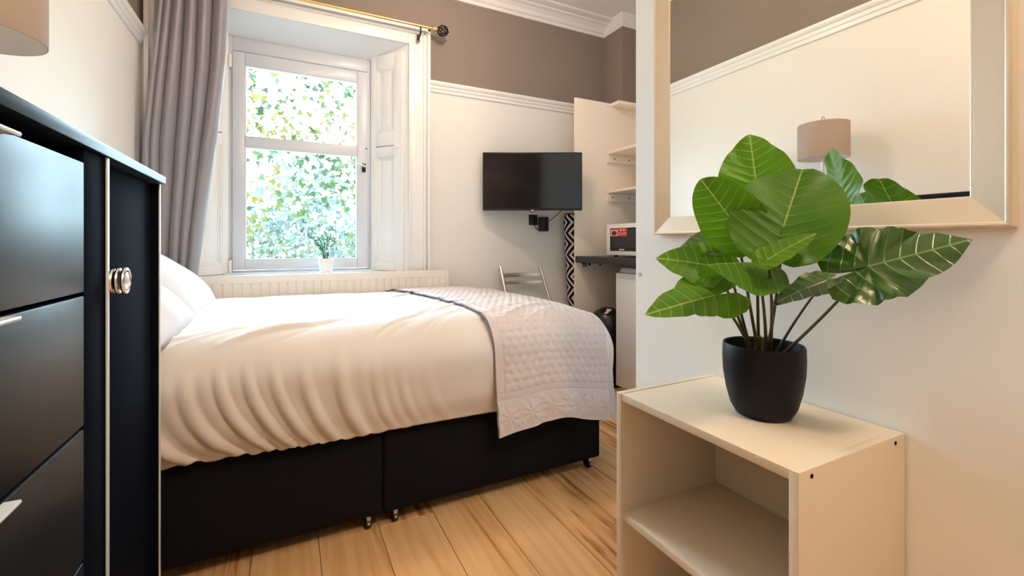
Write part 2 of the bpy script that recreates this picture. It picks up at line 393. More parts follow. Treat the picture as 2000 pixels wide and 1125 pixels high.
# cornice
cprof = [(0,-.105),(.012,-.105),(.016,-.085),(.030,-.078),(.040,-.055),(.062,-.036),(.085,-.030),(.088,-.020),(.125,-.016),(.14,-.012),(.14,0),(0,0)]
struct(MB().prism([(YB-u,ZC+v) for u,v in cprof],'x',XL,2.36).build('trim_6', M['ceil'], None, smooth=False), 'white moulded cornice above the window wall')
struct(MB().prism([(XL+u,ZC+v) for u,v in cprof],'y',-2.6,3.0).build('trim_7', M['ceil'], None, smooth=False), 'white moulded cornice above the left wall')
b = MB()
cor = [[(2.36-u*.12,3.0-u,ZC+v),(2.36-u*.12,2.76-u*.12,ZC+v),(2.75-u*.6,2.76-u*.12,ZC+v),(2.75-u*.6,.97,ZC+v)] for u,v in cprof]
b.add([p for r in cor for p in r],[(k*4+q,k*4+q+1,((k+1)%len(cor))*4+q+1,((k+1)%len(cor))*4+q) for k in range(len(cor)) for q in range(3)])
struct(b.build('trim_8', M['ceil'], None, smooth=False), 'white cornice stepping around the corner column')
struct(MB().box(XL,XL+.016,-2.6,3.0,0,.14).build('baseboard_left', M['gloss'], None, bevel=.004), 'white skirting on the left wall')
struct(MB().box(OX0,1.95,2.984,3.0,0,.14).build('baseboard_back', M['gloss'], None, bevel=.004), 'white skirting on the window wall')

# ------------------------------------------------------------------ window
wn = sempty('window_1', 'white plastic tilt window with a transom and lever handle', (.1,3.28,.815))
X0,X1,Z0,Z1 = -.325,.525,.814,2.286
b = MB(); b.box(X0,X0+.022,3.25,3.33,Z0,Z1); b.box(X1-.022,X1,3.25,3.33,Z0,Z1); b.box(X0+.0221,X1-.0221,3.25,3.33,Z0,Z0+.018); b.box(X0+.0221,X1-.0221,3.25,3.33,2.20,Z1)
b.build('window_frame', M['upvc'], wn, bevel=.003)
b = MB(); sx0,sx1,sz0,sz1 = -.303,.503,.835,2.192
gx0,gx1 = -.236,.432; zz = [.898,1.606,1.668,2.114]
b.box(sx0,gx0,3.236,3.30,sz0,sz1); b.box(gx1,sx1,3.236,3.30,sz0,sz1)
b.box(gx0,gx1,3.236,3.30,sz0,zz[0]); b.box(gx0,gx1,3.236,3.30,zz[1],zz[2]); b.box(gx0,gx1,3.236,3.30,zz[3],sz1)
b.build('sash', M['upvc'], wn, bevel=.005)
for z0,z1 in ((zz[0],zz[1]),(zz[2],zz[3])):
    MB().box(gx0,gx1,3.268,3.274,z0,z1).build('glass_pane', M['glass'], wn, smooth=False)
    g = MB(); g.box(gx0,gx0+.006,3.240,3.268,z0,z1); g.box(gx1-.006,gx1,3.240,3.268,z0,z1); g.box(gx0+.006,gx1-.006,3.240,3.268,z0,z0+.006); g.box(gx0+.006,gx1-.006,3.240,3.268,z1-.006,z1)
    g.build('glazing_bead', M['upvc'], wn, smooth=False)
h = MB().box(.462,.486,3.222,3.236,1.495,1.555).build('window_handle', M['tvblack'], wn, bevel=.004)
MB().tube([(.474,3.222,1.53),(.474,3.195,1.53),(.468,3.186,1.531),(.44,3.184,1.538),(.36,3.184,1.560)],[.008,.008,.008,.008,.006],10).build('lever', M['chrome'], h)
for z in (2.125,.86):
    MB().lathe([(.009,-.04),(.011,-.036),(.011,.036),(.009,.04)],(-.314,3.228,z),14).build('hinge', M['white_pl'], wn)
MB().sphere((.492,3.234,1.66),.005,8).build('frame_stud', M['rubber'], wn)

# panelled shutters folded into the reveals
def shutter(front, back, label):
    f0 = Vector((front,3.0,0)); d = Vector((back,3.25,0))-f0; Ln = d.length; d.normalize(); nrm = Vector((-d.y,d.x,0))
    if nrm.x*(1 if front < 0 else -1) < 0: nrm = -nrm
    def T(p): return f0+d*p.x+nrm*p.y+Vector((0,0,p.z))
    t = thing('window_shutter', label, 'shutter', T(Vector((Ln/2,.01,.815))), 'panelled shutters in the window reveals')
    m0,m1 = .035,Ln-.012; a0,a1 = .105,Ln-.058
    b = MB(); b.box(m0,a0,.001,.016,.816,2.30); b.box(a1,m1,.001,.016,.816,2.30)
    for z0,z1 in ((.816,.875),(1.60,1.665),(1.672,1.765),(2.205,2.30)): b.box(a0,a1,.001,.016,z0,z1)
    b.xf(T).build('shutter_frame', M['gloss'], t, bevel=.002)
    for z0,z1 in ((.875,1.60),(1.765,2.205)):
        b = MB()
        for k,(e,h) in enumerate(((0,.013),(.011,.008),(.020,.005))):
            q = e+.011
            b.box(a0+e,a0+q,.001,h,z0+e,z1-e); b.box(a1-q,a1-e,.001,h,z0+e,z1-e); b.box(a0+q,a1-q,.001,h,z0+e,z0+q); b.box(a0+q,a1-q,.001,h,z1-q,z1-e)
        b.box(a0+.03,a1-.03,.001,.004,z0+.03,z1-.03)
        b.hexa([(a0+.045,.004,z0+.045),(a1-.045,.004,z0+.045),(a1-.045,.004,z1-.045),(a0+.045,.004,z1-.045)],
               [(a0+.06,.009,z0+.06),(a1-.06,.009,z0+.06),(a1-.06,.009,z1-.06),(a0+.06,.009,z1-.06)])
        b.xf(T).build('shutter_panel', M['gloss'], t, bevel=.0015)
    b = MB(); b.lathe([(.007,.014),(.006,.026),(.014,.030),(.018,.038),(.014,.047),(.002,.049)],(0,0,0),20,axis='y')
    b.xf(lambda p: T(Vector((.07+p.x,p.y,1.655+p.z)))).build('knob', M['gloss'], t)
    return t
shutter(RR[0],RR[1],'white panelled shutter with a small knob in the right-hand window reveal')
shutter(RL[0],RL[1],'white panelled shutter half hidden behind the mauve curtain')

# ------------------------------------------------------------------ outside
gnd = MB().box(-14,16,3.6,40,-3.2,-3.0).build('lawn', M['lawn'], None, smooth=False); struct(gnd, 'lawn below the window')
def leaf_shape(s):
    r = [.10,.42,.34,.62,.40,1.0,.40,.62,.34,.42]; pts = []
    an = [-90,-50,-15,15,50,90,130,165,195,230]
    for a,q in zip(an,r): pts.append((q*s*.62*math.cos(math.radians(a)), q*s*.62*math.sin(math.radians(a)), random.uniform(-.04,.04)*s))
    return pts
lm = []
for k in range(4):
    me = bpy.data.meshes.new('leaf'); p = leaf_shape(.15)+[(0,0,.012)]
    me.from_pydata(p,[],[(i,(i+1)%10,10) for i in range(10)]); me.materials.append(M['leaf_near']); lm.append(me)
def rot_rand():
    return Matrix.Rotation(random.uniform(0,2*PI),3,'Z') @ Matrix.Rotation(random.uniform(.5,1.9),3,'X') @ Matrix.Rotation(random.uniform(0,2*PI),3,'Z')
def make_tree(name, label, base, top, branches, nsingle, nstuff, spread, size, lmat, single_at=None):
    t = thing(name, label, 'tree', base)
    b = MB(); b.tube([base, (base[0]+.1,base[1],base[2]*.4+top*.6), (base[0]+.25,base[1]+.1,top)],[.16,.11,.03],8)
    b.build('trunk', M['bark'], t)
    pts = []
    for (p0,p1,p2) in branches:
        path = bez(p0,p1,p2,12); MB().tube(path,[.035*(1-i/14)+.004 for i in range(13)],6).build('branch', M['bark'], t)
        for i,p in enumerate(path[2:]):
            for _ in range(2):
                q = p+Vector((random.gauss(0,.28),random.gauss(0,.28),random.gauss(0,.22)))
                pts.append(q)
    tw = MB()
    for q in pts[::3]:
        a = min((p for br in branches for p in bez(*br,12)), key=lambda p:(p-q).length); tw.tube([a,(a+q)/2+Vector((0,0,.04)),q],[.008,.006,.003],4)
    o = tw.build('twigs', M['bark'], t); o['kind'] = 'stuff'
    allp = []
    for k in range(nsingle+nstuff):
        q = random.choice(pts); allp.append(q+Vector((random.gauss(0,spread),random.gauss(0,spread),random.gauss(0,spread*.8))))
    def score(p):
        s = p.x/max(p.y,.1); zz_ = (p.z-1)/p.y
        return abs(s-.03)*3+abs(zz_-.12)
    allp.sort(key=score)
    for k,q in enumerate(allp[:nsingle]):
        o = bpy.data.objects.new('leaf', lm[k%4]); COL.objects.link(o); o.parent = t
        o.matrix_local = Matrix.Translation(q-Vector(base)) @ (rot_rand().to_4x4()) @ Matrix.Scale(random.uniform(.75,1.25)*size,4)
    b = MB()
    for q in allp[nsingle:]:
        R = rot_rand(); s = random.uniform(.75,1.25)*.15*size; p = leaf_shape(s)+[(0,0,.012)]
        b.add([q+R@Vector(v) for v in p],[(i,(i+1)%10,10) for i in range(10)])
    o = b.build('foliage', lmat, t, smooth=False); o['kind'] = 'stuff'
    return t
def br(x0,y0,z0,x1,y1,z1,lift=.25): return ((x0,y0,z0),((x0+x1)/2,(y0+y1)/2,(z0+z1)/2+lift),(x1,y1,z1))
V_ = lambda *a: Vector(a)
make_tree('garden_tree','yellowing green tree with spreading branches filling the upper pane', (2.6,8.0,-3.0), 3.6,
  [br(2.7,8,1.2,-.3,6.0,2.2), br(2.7,8,2.0,.1,6.4,3.0), br(2.7,8,2.6,.6,6.8,3.6), br(2.7,8,.9,.5,6.6,1.75), br(-1.6,6.2,.6,.3,6.2,2.0,.4), br(-1.8,6.4,1.4,-.1,6.6,3.1,.3),
   br(-1.8,6.4,2.0,.2,6.0,2.55,.25), br(2.7,8,2.2,.55,6.2,2.6), br(2.7,8,1.8,.2,6.1,2.25), br(2.7,8,2.5,-.2,6.5,3.3), br(-1.7,6.2,.9,.6,6.4,1.65,.25), br(2.7,8,2.4,4.6,7,3.6), br(2.7,8,1.6,5,8,2.6), br(2.7,8,3,2.2,7,4.4)], 298, 1150, .13, .92, M['leaf_near'])
make_tree('hazed_tree','green tree in the lower pane with haze painted into its leaf colour', (-.9,11.5,-3.0), 2.2,
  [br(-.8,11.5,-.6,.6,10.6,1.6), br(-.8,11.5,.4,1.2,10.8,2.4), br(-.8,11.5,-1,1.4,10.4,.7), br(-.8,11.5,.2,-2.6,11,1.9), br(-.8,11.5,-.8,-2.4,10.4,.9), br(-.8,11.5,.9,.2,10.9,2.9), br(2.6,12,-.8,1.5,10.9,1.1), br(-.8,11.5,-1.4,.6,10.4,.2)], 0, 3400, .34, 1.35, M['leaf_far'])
make_tree('hedge_tree','low bushy tree behind the potted sill plant with haze painted into its leaf colour', (2.4,14,-3.0), .8,
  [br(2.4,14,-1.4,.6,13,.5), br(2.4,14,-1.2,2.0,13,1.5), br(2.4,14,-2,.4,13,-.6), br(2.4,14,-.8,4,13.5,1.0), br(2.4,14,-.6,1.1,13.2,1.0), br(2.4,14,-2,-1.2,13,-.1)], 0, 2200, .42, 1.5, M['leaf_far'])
dt = thing('added_shade_tree','unseen dense tree added right of the window to shade the left wall','tree',(3.9,7.6,-3.0))  # out of view, added to cut the window light on the left wall
MB().tube([(3.9,7.6,-3.0),(3.95,7.6,-.5),(3.9,7.65,2.0)],[.2,.15,.06],8).build('trunk', M['bark'], dt)
b = MB()
for k in range(2600):
    u = Vector((random.gauss(0,1),random.gauss(0,1),random.gauss(0,1))).normalized()*random.random()**.4
    q = Vector((3.75+u.x*1.95,7.6+u.y*1.5,1.3+u.z*2.6)); Rm = rot_rand(); s_ = random.uniform(.24,.36); p = leaf_shape(s_)+[(0,0,.012)]
    b.add([q+Rm@Vector(v) for v in p],[(i,(i+1)%10,10) for i in range(10)])
o = b.build('foliage', M['leaf_near'], dt, smooth=False); o['kind'] = 'stuff'
bd = thing('far_house','pale stone house front far beyond the trees','house',(.6,26,-3.0))
MB().box(-1.4,2.0,26,30,-3.0,3.2).build('house_wall', M['render'], bd, smooth=False)
MB().prism([(25.6,3.2),(30.4,3.2),(28,5.2)],'x',-1.7,2.3).build('roof', M['worktop'], bd, smooth=False)
for (x,z) in ((-.6,-.2),(.9,-.2),(-.6,1.8),(.9,1.8)):
    f = MB().box(x-.42,x+.42,25.93,26.0,z-.65,z+.65).build('window', M['gloss'], bd, smooth=False)
    for s in (-1,1): MB().box(x+s*.19-.16,x+s*.19+.16,25.91,25.93,z-.57,z+.57).build('pane', M['screen'], f, smooth=False)

# ------------------------------------------------------------------ radiator
ra = thing('radiator','long white ribbed radiator under the window','radiator',(.28,2.93,.16))
RX0,RX1 = -.43,.975
b = MB(); nfl = int((RX1-RX0-.04)/.0455)
xs = np.linspace(RX0+.02,RX1-.02,nfl+1)
poly = [(RX0,2.925),(RX0,2.900)]
for i in range(nfl):
    a,c = xs[i],xs[i+1]; q = (c-a)
    poly += [(a+q*.05,2.900),(a+q*.14,2.8945),(a+q*.86,2.8945),(a+q*.95,2.900)]
poly += [(RX1,2.900),(RX1,2.925)]
b.prism(poly,'z',.18,.805); b.build('front_panel', M['radiator'], ra, smooth=False)
b = MB(); b.box(RX0,RX0+.012,2.890,2.975,.17,.822); b.box(RX1-.012,RX1,2.890,2.975,.17,.822); b.build('side_cover', M['radiator'], ra, bevel=.004)
b = MB(); b.box(RX0+.012,RX1-.012,2.8925,2.8985,.780,.822)
b.box(RX0+.012,RX1-.012,2.965,2.971,.800,.822)
for i in range(36):
    x = RX0+.02+i*(RX1-RX0-.04)/35; b.box(x-.011,x+.011,2.898,2.965,.815,.820)
b.build('top_grille', M['radiator'], ra, smooth=False)
MB().box(RX0+.03,RX1-.03,2.945,2.965,.20,.80).build('back_panel', M['radiator'], ra, smooth=False)
for x in (RX0+.2,RX1-.2): MB().box(x-.02,x+.02,2.964,2.983,.25,.75).build('wall_bracket', M['radiator'], ra, smooth=False)

# ------------------------------------------------------------------ curtain and rod
rd = thing('curtain_rod','thin brass curtain rod with a dark caged ball finial above the window','curtain rod',(.2,2.9,2.432))
MB().tube([(-.66,2.9,2.432),(.90,2.9,2.432)],.0095,14).build('rod', M['brass'], rd)
MB().lathe([(.011,0),(.014,.004),(.014,.03),(.011,.034)],(.862,2.9,2.432),16,axis='x').build('collar', M['brass'], rd)
b = MB(); c = Vector((.935,2.9,2.432)); R = .034
for k in range(8):
    t = PI*k/8*2
    b.tube([c+Vector((R*math.cos(u), R*math.sin(u)*math.cos(t+u*.6), R*math.sin(u)*math.sin(t+u*.6))) for u in np.linspace(.05,PI-.05,14)],.0042,6)
b.torus(c,.034,.0038,'x',24,6); b.sphere(c+Vector((.038,0,0)),.007,8); b.lathe([(.010,-.045),(.013,-.040),(.013,-.030)],c,14,axis='x')
b.build('finial', M['dark_metal'], rd)
for x in (.785,):
    b = MB(); b.tube([(x,3.0-.018,2.375),(x,2.93,2.372),(x,2.905,2.39),(x,2.90,2.421)],.0055,8); b.box(x-.009,x+.009,2.956,2.962,2.35,2.40); b.build('rod_bracket', M['dark_metal'], rd)
x = -.62; b = MB(); b.tube([(x,2.962,2.375),(x,2.93,2.372),(x,2.905,2.39),(x,2.90,2.421)],.0055,8); b.build('rod_bracket', M['dark_metal'], rd)
n,m = 200,110
S,T = np.meshgrid(np.linspace(0,1,n),np.linspace(0,1,m),indexing='ij')     # S across, T top->bottom
def lerp_key(t, ks): return np.interp(t,[k[0] for k in ks],[k[1] for k in ks])
lx = lerp_key(T,[(0,-.585),(.25,-.618),(.5,-.655),(.75,-.66),(1,-.655)])
rx = lerp_key(T,[(0,-.300),(.13,-.308),(.27,-.318),(.45,-.345),(.65,-.385),(.85,-.425),(1,-.45)])
warp = S**.72+.030*np.sin(5*S+2.2*T)+.014*np.sin(11*S-1.5*T)
ph = 2*PI*6.4*warp
amp = .040+.012*S+.006*np.sin(4*T+3*S)
fold = np.abs(np.cos(ph*.5+.4))**.75*2-1.15+.18*np.cos(2*ph+1)
fold = -fold
CX = lx+(rx-lx)*S+.010*np.sin(ph+.6)
CYy = 2.895+amp*fold*.78+.006*np.sin(9*T+6*S)
CYy = np.minimum(CYy, 2.950)
CZ = 2.455-(2.455-.60)*T-.012*np.cos(ph)*(T**6)
cu = grid_obj('curtain', np.stack([CX,CYy,CZ],-1), M['curtain']); tag(cu,'mauve grey satin curtain gathered at the left of the window','curtain')
sd = cu.modifiers.new('solid','SOLIDIFY'); sd.thickness = .002

# ------------------------------------------------------------------ bed
BX0,BX1,BY0,BY1 = -.655,1.245,1.603,2.86
bed = thing('divan_bed','black fabric divan bed base on castors','bed',((BX0+BX1)/2,(BY0+BY1)/2,0))
for x0,x1 in ((BX0,.2985),(.3015,BX1)):
    o = MB().box(x0,x1,BY0,BY1,.052,.40).build('base_half', M['black_fab'], bed, bevel=.012, seg=3)
    for x in (x0+.045,x1-.045):
        for y in (BY0+.034,BY1-.05):
            b = MB(); b.lathe([(.021,-.010),(.025,-.006),(.025,.006),(.021,.010)],(x,y,.0255),20,axis='x'); b.tube([(x,y,.026),(x+.0,y,.055)],.007,8)
            b.box(x-.016,x+.016,y-.02,y+.02,.050,.0535)
            b.mat_i(1).add([(x-.004,y-.027,.022),(x+.004,y-.027,.022),(x+.008,y-.018,.050),(x-.008,y-.018,.050)],[(0,1,2,3)])
            b.build('castor', [M['rubber'],M['steel']], o)
MB().box(BX0+.005,BX1,BY0+.035,BY1-.005,.401,.635).build('mattress', M['pillow'], bed, bevel=.05, seg=4)

EX,EY,RD = 1.285,1.568,.135       # outer cloth lines (foot, front) and rounding
def roundover(d, R):
    k = np.minimum(d, R*PI/2)
    return R*np.sin(k/R), R*(1-np.cos(k/R))+np.maximum(0,d-R*PI/2)
def bed_surface(U, Vv, ztop, ex, ey, R):
    """U: X on the flat, Vv: Y on the flat (decreasing to the front); past ex-R / ey+R the cloth rolls over and hangs"""
    du = np.maximum(0,U-(ex-R)); dv = np.maximum(0,(ey+R)-Vv); d0 = np.hypot(du,dv)+1e-9; d = (du**8+dv**8+1e-20)**.125
    out,down = roundover(d,R); ux,uy = du/d0,dv/d0
    X = np.minimum(U,ex-R)+out*ux; Y = np.maximum(Vv,ey+R)-out*uy
    return X,Y,ztop-down,down,ux,uy
def vnoise(x, y, seed, sc):
    r = np.random.default_rng(seed); o = np.zeros_like(x)
    for k in range(6):
        a = r.uniform(0,2*PI); f = sc*r.uniform(.6,1.6); o += np.sin((x*math.cos(a)+y*math.sin(a))*f+r.uniform(0,2*PI))
    return o/6
ridges = []
rr = random.Random(3)
for k in range(60):      # soft diagonal creases over the top
    x = rr.uniform(-.5,1.0); y = 1.62+.9*rr.random()**1.7; a = math.radians(rr.uniform(20,52)); ln = rr.uniform(.12,.42)
    ridges.append((x,y,a,ln,rr.uniform(.006,.014),rr.uniform(.003,.0085)*rr.choice((1,1,-.6))))
ridges += [(.47,1.80,math.radians(42),.40,.010,.012),(.05,1.76,math.radians(30),.42,.012,.010),(-.05,1.70,math.radians(28),.30,.010,.010),(.62,1.90,math.radians(40),.30,.009,.010),(-.25,1.75,math.radians(24),.35,.012,.010)]
def top_h(X, Y):
    h = .012*vnoise(X,Y,5,7)+.004*vnoise(X,Y,6,22)
    for x,y,a,ln,wd,am in ridges:
        p = (X-x)*math.cos(a)+(Y-y)*math.sin(a); q = -(X-x)*math.sin(a)+(Y-y)*math.cos(a)+.10*p*p/ln
        h = h+am*np.exp(-(q/wd)**2-(p/ln*2)**4)
    return h
def smooth(a,b,x): t = np.clip((x-a)/(b-a),0,1); return t*t*(3-2*t)
def ztop_f(X, Y): 
    return .700-.030*smooth(.9,1.3,X)+.012*np.sin(np.clip((Y-1.6)/1.25,0,1)*PI)-.02*smooth(2.72,2.88,Y)
def duvet():
    us = np.arange(-.655,1.262,.0075); vv = np.concatenate([np.arange(2.88,1.72,-.0085), np.arange(1.72,1.282,-.0065)])
    U,Vv = np.meshgrid(us,vv,indexing='ij')
    X,Y,Z,down,ux,uy = bed_surface(U,Vv,ztop_f(U,Vv),1.40,EY,RD)
    t = np.clip((1.72-Vv)/(1.72-1.282),0,1)     # 0 at the roll, 1 at the hem
    left = 1-.88*smooth(.14,.46,U)
    # front folds that sweep to the right as they fall
    pth = U-.125*t**3.6+.03*t+.034*vnoise(U,t*.5,14,8)
    w1 = 2*PI*pth/.092+2.1*np.sin(6.1*pth+.4)+1.1*np.sin(15*pth+1)
    am = np.clip(.62+1.0*vnoise(pth,t*.12,15,15),.12,1.25)
    f = (np.maximum(0,np.cos(w1))**1.7*1.25-.38)*am+.26*np.cos(2.1*w1+2+5*pth)*(1.1-am)
    A = .020*smooth(.24+.25*np.clip(vnoise(pth,pth*0,16,13),-.5,1),.92,t)*left*(1-.30*smooth(.9,1,t))
    bulge = .032*np.sin(np.clip(t,0,1)*PI)**1.0
    tuck = .016*smooth(.80,1.0,t)
    n = f*A+bulge-tuck+.010*vnoise(U,t*.4,9,9)*smooth(.1,.4,t)
    diag = top_h(U,Vv*.9+.2-.25*t)
    topw = 1-smooth(.15,.55,t)
    # normal blend: up on top, -Y on the front
    ang = np.clip(down/RD,0,1)*PI/2
    Y2 = Y-n*np.sin(ang)-diag*np.sin(ang)*.8; Z2 = Z+diag*np.cos(ang)
    Z2 = Z2+smooth(.85,1,t)*(.0045*np.cos(w1+.6)*left+.010*vnoise(U,U*0,12,8))
    Z2 = np.maximum(Z2, .30)
    # keep clear of the base side at the hem
    Y2 = np.minimum(Y2, np.where(Z2<.42,1.591,9))
    P = np.stack([X,Y2,Z2],-1)
    return P
DP = duvet()
dv = grid_obj('duvet', DP, M['duvet']); tag(dv,'rumpled white duvet spread over the bed','duvet')
sd = dv.modifiers.new('solid','SOLIDIFY'); sd.thickness = .010; sd.offset = -1

# quilted throw across the foot
def quilt():
    hang = .415
    st = .0048
    us = np.arange(0, 1.315-.147-.69+.231+.30, st); vv = np.arange(0, 2.875-1.677+.231+.292, st)
    Uo,Vo = np.meshgrid(us,vv,indexing='ij')
    Vv = 2.875-Vo
    # left edge runs a little askew: nearer the foot at the front
    x0 = np.interp(Vv,[1.0,1.55,1.75,2.2,2.6,2.88],[.700,.690,.685,.655,.60,.555])
    U = x0+Uo*(1.0) 
    umax = U[-1,:]
    zt = ztop_f(U,Vv)+.022+.8*top_h(U,Vv)
    X,Y,Z,down,ux,uy = bed_surface(U,Vv,zt,EX+.03,EY-.044,RD+.012)
    # --- quilting relief (along the normal)
    dl = Uo; db = vv[-1]-Vo; dr = us[-1]-Uo           # distances to left, front and foot hems
    k = 2*PI/.031
    hexh = (np.cos(k*Vo)+np.cos(k*(.5*Vo+.866*Uo))+np.cos(k*(.5*Vo-.866*Uo)))/3
    hexh = np.clip((hexh+.42)/1.1,0,1)**.55
    bw = .125; dist = np.minimum(db,dr)
    alongb = np.where(db<dr,Uo,Vo); cell = .098
    a = (np.mod(alongb,cell)/cell-.5)*cell; c = dist-.058
    def star(a,c,R):
        r = np.hypot(a,c); th = np.arctan2(c,a); return np.where(r<R, np.abs(np.cos(4*th))**.7*(1-(r/R)**2)*np.minimum(1,r/.006), 0)
    st1 = star(a,c,.052); a2 = (np.mod(alongb+cell/2,cell)/cell-.5)*cell
    st2 = star(a2,c-.035,.024)+star(a2,c+.035,.024)
    edge = np.exp(-((dist-.004)/.004)**2)
    lines = -np.exp(-((dist-.125)/.0022)**2)-np.exp(-((dist-.136)/.0022)**2)-np.exp(-((dist-.147)/.0022)**2)
    lines2 = -np.exp(-((dl-.022)/.0024)**2)-np.exp(-((dl-.034)/.0024)**2)
    inb = smooth(.118,.124,dist)
    h = inb*smooth(.036,.042,dl)*smooth(.147,.152,dist)*hexh*.0042+(1-inb)*(st1+.8*st2)*.0062*smooth(.0,.012,dist)+lines*.0038+lines2*.0025+edge*.0012
    # --- drape: a few soft vertical pleats on the hanging parts
    t = np.clip((down-.10)/.40,0,1)
    al = np.where(uy>=ux,U,2.0-Vv)
    pl = .030*np.exp(-((al-.985-.03*t)/.045)**2)-.012*np.exp(-((al-.90)/.03)**2)+.022*np.exp(-((al-1.27)/.05)**2)+.010*vnoise(al,t*.3,21,16)
    fl_ = (pl+.028)*smooth(0,1,t)+.012*vnoise(U,Vv,33,6)*t
    N = np.stack([ux,-uy,np.zeros_like(ux)],-1)
    ang = np.clip(down/RD,0,1)*PI/2
    off = h+fl_
    X = X+ux*np.sin(ang)*(h+fl_); Y = Y-uy*np.sin(ang)*(h+fl_); Z = Z+h*np.cos(ang)
    # crumple relief on the top
    Z = Z+np.cos(ang)*.0025*vnoise(U,Vv,41,40)
    # hem ripple and far side
    Z = Z+t*(.012*vnoise(al,al*0,50,12)+.03*np.exp(-((al-1.0)/.06)**2)*(t>.2)*t-.014*np.exp(-((Uo)/.06)**2)*t)
    Y = np.minimum(Y, 2.882)
    return np.stack([X,Y,Z],-1)
QP = quilt()
qt = thing('quilted_throw','pale grey quilted bedspread with star border over the foot of the bed','bedspread',(1.0,2.2,.70))
qo = grid_obj('quilt', QP, M['throw'], qt)
MB().tube([tuple(p) for p in QP[0,::4]],.0035,6).build('piped_edge', M['piping'], qt)

# pillows
def pillow(name, label, c, L, W, T, lean, yaw, group):
    n = 44; u,v = np.meshgrid(np.linspace(-1,1,n),np.linspace(-1,1,n),indexing='ij')
    th = (np.clip(1-np.abs(u)**2.6,0,1)**.55)*(np.clip(1-np.abs(v)**2.6,0,1)**.55)
    pin = 1-.07*(np.abs(u)**2)*(1-np.abs(v)**2)-.0; pin2 = 1-.07*(np.abs(v)**2)*(1-np.abs(u)**2)
    wr = .010*vnoise(u*.3,v*.22,hash(label)%97,24)*(1-th*.2)
    x = u*L/2*pin2; y = v*W/2*pin
    top = T/2*th+wr*th**.5; bot = -T/2*th
    P = np.concatenate([np.stack([x,y,top],-1).reshape(-1,3), np.stack([x,y,bot],-1).reshape(-1,3)])
    idx = np.arange(n*n).reshape(n,n); q = np.stack([idx[:-1,:-1],idx[1:,:-1],idx[1:,1:],idx[:-1,1:]],-1).reshape(-1,4)
    f = np.concatenate([q, q[:,::-1]+n*n]).tolist()
    # local: u along Y, v up the leaning face
    R = Matrix.Rotation(yaw,3,'Z') @ Matrix.Rotation(-lean,3,'Y') 
    B = Matrix(((0,1,0),(1,0,0),(0,0,1)))      # x(long)->Y, y->-X direction base
    b = MB(); pts = []
    for p in P:
        q_ = Vector((-p[1],p[0],p[2]))         # long axis Y, width along -X (towards the wall)
        pts.append(R @ q_+Vector(c))
    b.add(pts,f); o = b.build(name, M['pillow'], None)
    bm = bmesh.new(); bm.from_mesh(o.data); bmesh.ops.remove_doubles(bm, verts=bm.verts, dist=.0004); bmesh.ops.recalc_face_normals(bm,faces=bm.faces); bm.to_mesh(o.data); bm.free()
    o.data.polygons.foreach_set('use_smooth',[True]*len(o.data.polygons))
    tag(o,label,'pillow',group); return o
pillow('pillow','plump white pillow leaning at the head of the bed by the curtain',(-.495,2.47,.830),.64,.42,.17,-math.radians(38),math.radians(0),'white pillows at the head of the bed')
pillow('pillow','white pillow half hidden behind the black chest of drawers',(-.485,1.85,.812),.56,.40,.17,-math.radians(32),math.radians(0),'white pillows at the head of the bed')

# ------------------------------------------------------------------ chest of drawers
XD = -.29
ch = thing('chest_of_drawers','tall black chest of drawers with a side cupboard door and glossy top','chest of drawers',(-.48,.93,0))
DY0,DY1,DT = .40,1.452,1.155
b = MB(); b.box(XL+.004,-.335,DY0+.012,DY1-.012,.05,DT-.002); b.box(XL+.03,-.36,DY0+.03,DY1-.03,0,.05); b.build('carcass', M['black_mat'], ch, smooth=False)
MB().box(XL+.003,XD+.006,DY0-.003,DY1+.003,DT,DT+.020).build('top', M['slab'], ch, bevel=.002)
b = MB(); b.box(-.335,XD-.002,.951,1.037,.05,DT-.001); b.box(-.335,XD-.002,DY0,.469,.05,DT-.001); b.build('front_stile', M['black_mat'], ch, bevel=.0015)
for y0,y1,x in ((1.037,1.050,XD+.003),(DY1-.013,DY1,XD-.004)):
    MB().box(-.345,x-.0032,y0,y1,.03,DT-.001).build('upright_panel', M['black_mat'], ch, smooth=False)
    MB().box(x-.003,x,y0+.002,y1,.03,DT-.001).build('edge_strip', M['silver_edge'], ch, bevel=.001)
zs = [DT-.022-.2135*i for i in range(6)]
for i in range(5):
    z1,z0 = zs[i],max(zs[i+1],.06)
    d = MB().box(-.335,XD-.001,.472,.949,z0+.003,z1-.003).build('drawer', M['black_gloss'], ch, bevel=.002)
    b = MB().prism([(XD-.002,z1-.0035),(XD+.013,z1-.0035),(XD+.014,z1-.006),(XD+.013,z1-.0085),(XD-.002,z1-.0065)],'y',.555,.722)
    b.build('handle', M['silver_edge'], d, smooth=False)
dr = MB().box(-.335,-.312,1.052,DY1-.014,.06,DT-.003).build('door', M['black_mat'], ch, bevel=.002)
b = MB(); kc = (-.312,1.088,.930); b.lathe([(.010,0),(.010,.03)],kc,20,axis='x')
for i,(R,x) in enumerate(((.0165,.006),(.018,.013),(.0195,.020),(.021,.028),(.022,.038))): b.torus((kc[0]+x,kc[1],kc[2]),R,.0036,'x',36,8)
b.lathe([(.004,.034),(.018,.036),(.016,.040),(.004,.042)],kc,24,axis='x')
b.build('knob', M['chrome'], dr)

